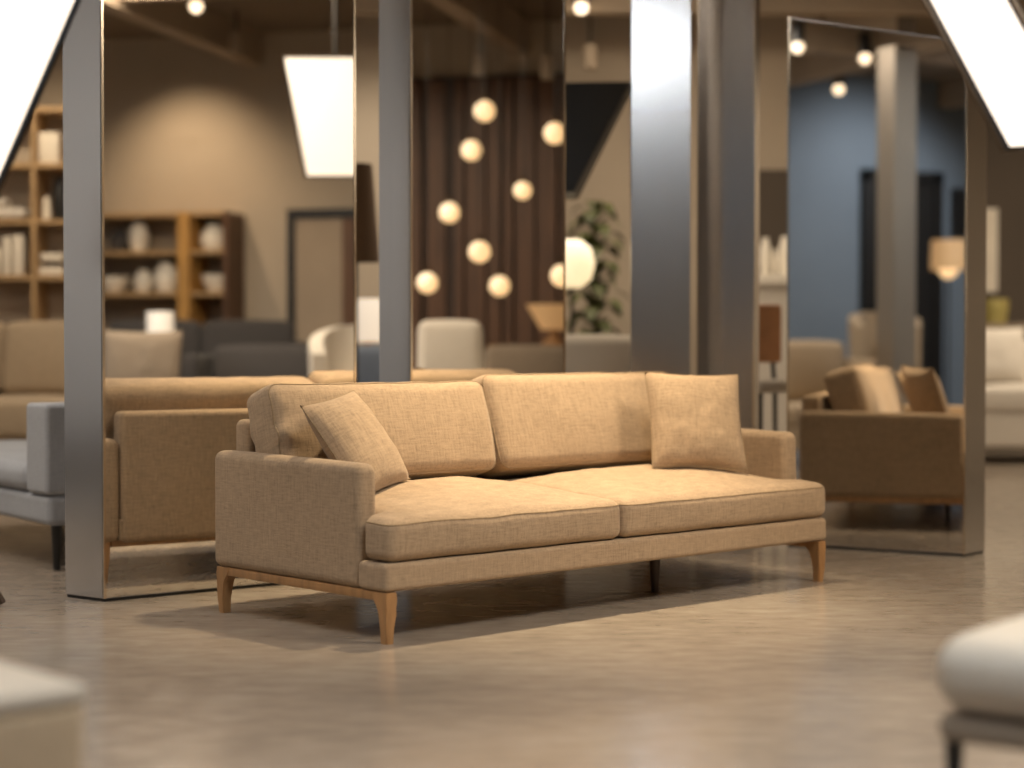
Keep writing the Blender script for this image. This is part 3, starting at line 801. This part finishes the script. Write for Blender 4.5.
# small lamp between the sofas
tl = thing('table_lamp', 'small white box lamp reflected between charcoal sofas', 'lamp', (*scr(160, 13.2), 0))
obj('base', lathe(B(), [(0, 0), (.12, 0), (.03, .03), (.02, 1.05), (0, 1.05)]), M['walnut'], tl)
obj('lamp_shade', lathe(B(), [(0, 1.05), (.10, 1.05), (.10, 1.22), (0, 1.22)]), M['shade_glow'], tl)

# ------------------------------------------------------------------ things reflected in the right mirror
fr = face('right')
def rgt(u, Y): return seen('right', u, Y)
sofa_unit('sofa', 'beige sofa reflected behind the main sofa in the right mirror', 'sofa', rgt(803, 14.2), fr-.25, 1.5, .85, .5, 1.0, .86, M['beige_fab'], 2, .12)
armchair('tall beige wing armchair reflected beside the steel column', rgt(893, 15.6), fr, M['beige_fab'], .6, 1.28, .55, None, None, True)
tv = thing('wall_screen', 'dark wall picture reflected right of the column in the right mirror', 'picture', (-6.17, 1.12, 2.35), PI/2)
obj('frame', box(B(), -.28, -.03, -.25, .28, .03, .25), M['black'], tv, False)
tl = thing('floor_lamp', 'tan drum-shade lamp glowing on the blue wall in the right mirror', 'lamp', (*rgt(948, 17.2), 0))
obj('base', lathe(B(), [(0, 0), (.15, 0), (.15, .02), (0, .03)]), M['black'], tl)
obj('pole', tube(B(), [(0, 0, .02), (0, 0, 1.8)], .012), M['black'], tl)
obj('lamp_shade', lathe(B(), [(.17, 1.70), (.16, 1.98), (.155, 1.98), (.165, 1.70), (.17, 1.70)]), M['shade_tan'], tl)
obj('bulb', lathe(B(), sphere_prof(.09), (0, 0, 1.70)), M['globe'], tl)

# ------------------------------------------------------------------ ceiling spotlights
def spot(label, x, y, z, lit=True, aim=None):
    o = thing('ceiling_spotlight', label, 'spotlight', (x, y, z), 0, None)
    obj('body', lathe(B(), [(0, .02), (.05, .02), (.055, .0), (.055, .16), (.04, .18), (0, .18)], seg=20), M['beam'] if not lit else M['black'], o)
    obj('stem', tube(B(), [(0, 0, .18), (0, 0, CZ - z - .002)], .01), M['black'], o)
    if lit: obj('lens', lathe(B(), sphere_prof(.05, 10), (0, 0, -.03)), M['lens'], o)
    return o
spot('lit ceiling spotlight reflected at the top of the wide left mirror', *scr(197, 13.1), Zp(4, 13.1))
spot('lit ceiling spotlight at the top of the gap left of the broad column', X(581, 13.1), 13.1, Zp(5, 13.1))
spot('lit spotlight reflected at the top left corner of the right mirror', *rgt(797, 14.8), Zp(45, 14.8))
spot('large lit spotlight reflected lower in the right mirror', *rgt(838, 16.6), Zp(87, 16.6))
spot('dimmer lit spotlight reflected at the right of the right mirror top', *rgt(864, 15.2), Zp(56, 15.2))
spot('unlit spotlight reflected high in the wide left mirror', *scr(237, 14.6), Zp(55, 14.6), False)
spot('unlit spotlight reflected above the highest globe', *scr(480, 14.2), Zp(76, 14.2), False)
spot('unlit spotlight reflected near the right end of the second mirror', *scr(547, 14.0), Zp(80, 14.0), False)
spot('unlit spotlight in the gap left of the broad column', X(590, 13.4), 13.4, Zp(70, 13.4), False)

# ------------------------------------------------------------------ lights
def spotlight(name, loc, aim, power, size, blend=.6, rad=.08, col=(1, .80, .56)):
    l = bpy.data.lights.new(name, 'SPOT'); l.energy = power; l.spot_size = math.radians(size); l.spot_blend = blend; l.shadow_soft_size = rad; l.color = col
    o = bpy.data.objects.new(name, l); COL.objects.link(o); o.location = loc
    o.rotation_euler = (Vector(aim) - Vector(loc)).to_track_quat('-Z', 'Y').to_euler()
    return o
def area(name, loc, aim, power, sx, sy, col=(1, .84, .64)):
    l = bpy.data.lights.new(name, 'AREA'); l.shape = 'RECTANGLE'; l.size = sx; l.size_y = sy; l.energy = power; l.color = col
    o = bpy.data.objects.new(name, l); COL.objects.link(o); o.location = loc
    o.rotation_euler = (Vector(aim) - Vector(loc)).to_track_quat('-Z', 'Y').to_euler()
    return o
def point(name, loc, power, rad=.06, col=(1, .7, .4)):
    l = bpy.data.lights.new(name, 'POINT'); l.energy = power; l.shadow_soft_size = rad; l.color = col
    o = bpy.data.objects.new(name, l); COL.objects.link(o); o.location = loc
    return o
kx, ky, _ = s2w(1.5, .42)
spotlight('key_spot', (kx, ky, 3.6), (kx - .38, ky - .22, 0), 1000, 54, 1.0, .10, (1, .80, .53))
area('ceiling_fill', (1.1, 2.2, 3.66), (1.1, 2.2, 0), 140, 1.3, 1.3, (.84, .92, 1))  # the area lamps under the ceiling are added fill, without fixtures
area('ceiling_fill', (3.3, 4.7, 3.66), (3.5, 4.9, 0), 220, 1.6, 1.2)  # added to brighten the furniture and wall mirrored at left
area('ceiling_fill', (-3.8, 6.2, 3.66), (-4.0, 6.2, 0), 150, 1.6, 1.6, (1, .90, .78))  # added to brighten the left wall that the steel edges reflect
area('ceiling_fill', (-3.2, 1.5, 3.66), (-3.4, 1.5, 0), 60, 2.0, 1.6, (.95, .96, 1))
area('ceiling_fill', (-3.2, 10.6, 3.66), (-3.2, 10.6, 0), 80, 2.4, 1.4, (1, .86, .70))
area('ceiling_fill', (1.0, 11.6, 3.66), (1.0, 11.6, 0), 90, 2.4, 1.4)
area('ceiling_fill', (5.0, 14.0, 3.66), (5.0, 14.2, 0), 130, 2.4, 1.2)
spotlight('wash_fill_spot', (6.0, 3.3, 3.45), (7.0, 3.3, 2.0), 110, 95, 1.0, .05, (1, .77, .52))
spotlight('blue_washer', (-4.6, 2.4, 3.55), (-6.2, 2.7, 1.7), 170, 110, .9, .1, (.9, .94, 1))
spotlight('wash_fill_spot', (-4.0, 6.6, 3.5), (-6.2, 6.8, 1.9), 190, 100, .9, .1, (1, .96, .93))  # added wash so the steel edges reflect a brighter wall
spotlight('shelf_spot', (-3.4, 12.1, 3.5), (-3.5, 13.8, 1.6), 110, 80, .8, .05)
spotlight('fore_spot', (1.6, 4.1, 3.6), (1.5, 4.2, 0), 150, 80, .8, .1)
spotlight('fore_spot', (-1.4, 3.6, 3.6), (-1.2, 3.8, 0), 200, 80, .8, .1)
spotlight('aisle_fill_spot', (-2.6, 7.4, 3.6), (-2.3, 7.4, 0), 100, 70, .8, .1, (1, .9, .8))
spotlight('aisle_fill_spot', (3.2, 8.6, 3.6), (2.8, 8.4, 0), 160, 70, .8, .1)
spotlight('wash_fill_spot', (X(372, 12.4), 12.4, 3.5), (X(372, 14), 14, 1.7), 110, 75, .9, .06, (1, .86, .68))  # added wash standing in for lamp glow on the wall in the slit
spotlight('wash_fill_spot', (.15, 8.7, 3.5), (.45, 10.1, .9), 230, 50, .9, .08)  # added fill aimed at the cream sofa, not at a wall
spotlight('aisle_fill_spot', (1.7, 7.4, 3.6), (3.4, 6.7, .7), 170, 50, .8, .1)  # added fill to whiten the armchairs seen in the second mirror
w = bpy.data.worlds.new('world'); scn.world = w; w.use_nodes = True
w.node_tree.nodes['Background'].inputs[0].default_value = (1, .85, .68, 1)
w.node_tree.nodes['Background'].inputs[1].default_value = .06

# ------------------------------------------------------------------ camera
cd = bpy.data.cameras.new('camera'); cam = bpy.data.objects.new('camera', cd); COL.objects.link(cam)
cam.location = (0, 0, .97); cam.rotation_euler = (PI/2 - .0215, 0, 0)
cd.sensor_width = 36; cd.lens = K * 36 / 1024; cd.clip_end = 80
cd.dof.use_dof = True; cd.dof.focus_distance = 6.4; cd.dof.aperture_fstop = 1.02
scn.camera = cam
scn.view_settings.view_transform = 'Standard'; scn.view_settings.look = 'None'; scn.view_settings.exposure = .1
scn.cycles.use_denoising = True
scn.cycles.max_bounces = 10; scn.cycles.glossy_bounces = 6; scn.cycles.diffuse_bounces = 4
scn.cycles.sample_clamp_indirect = 6
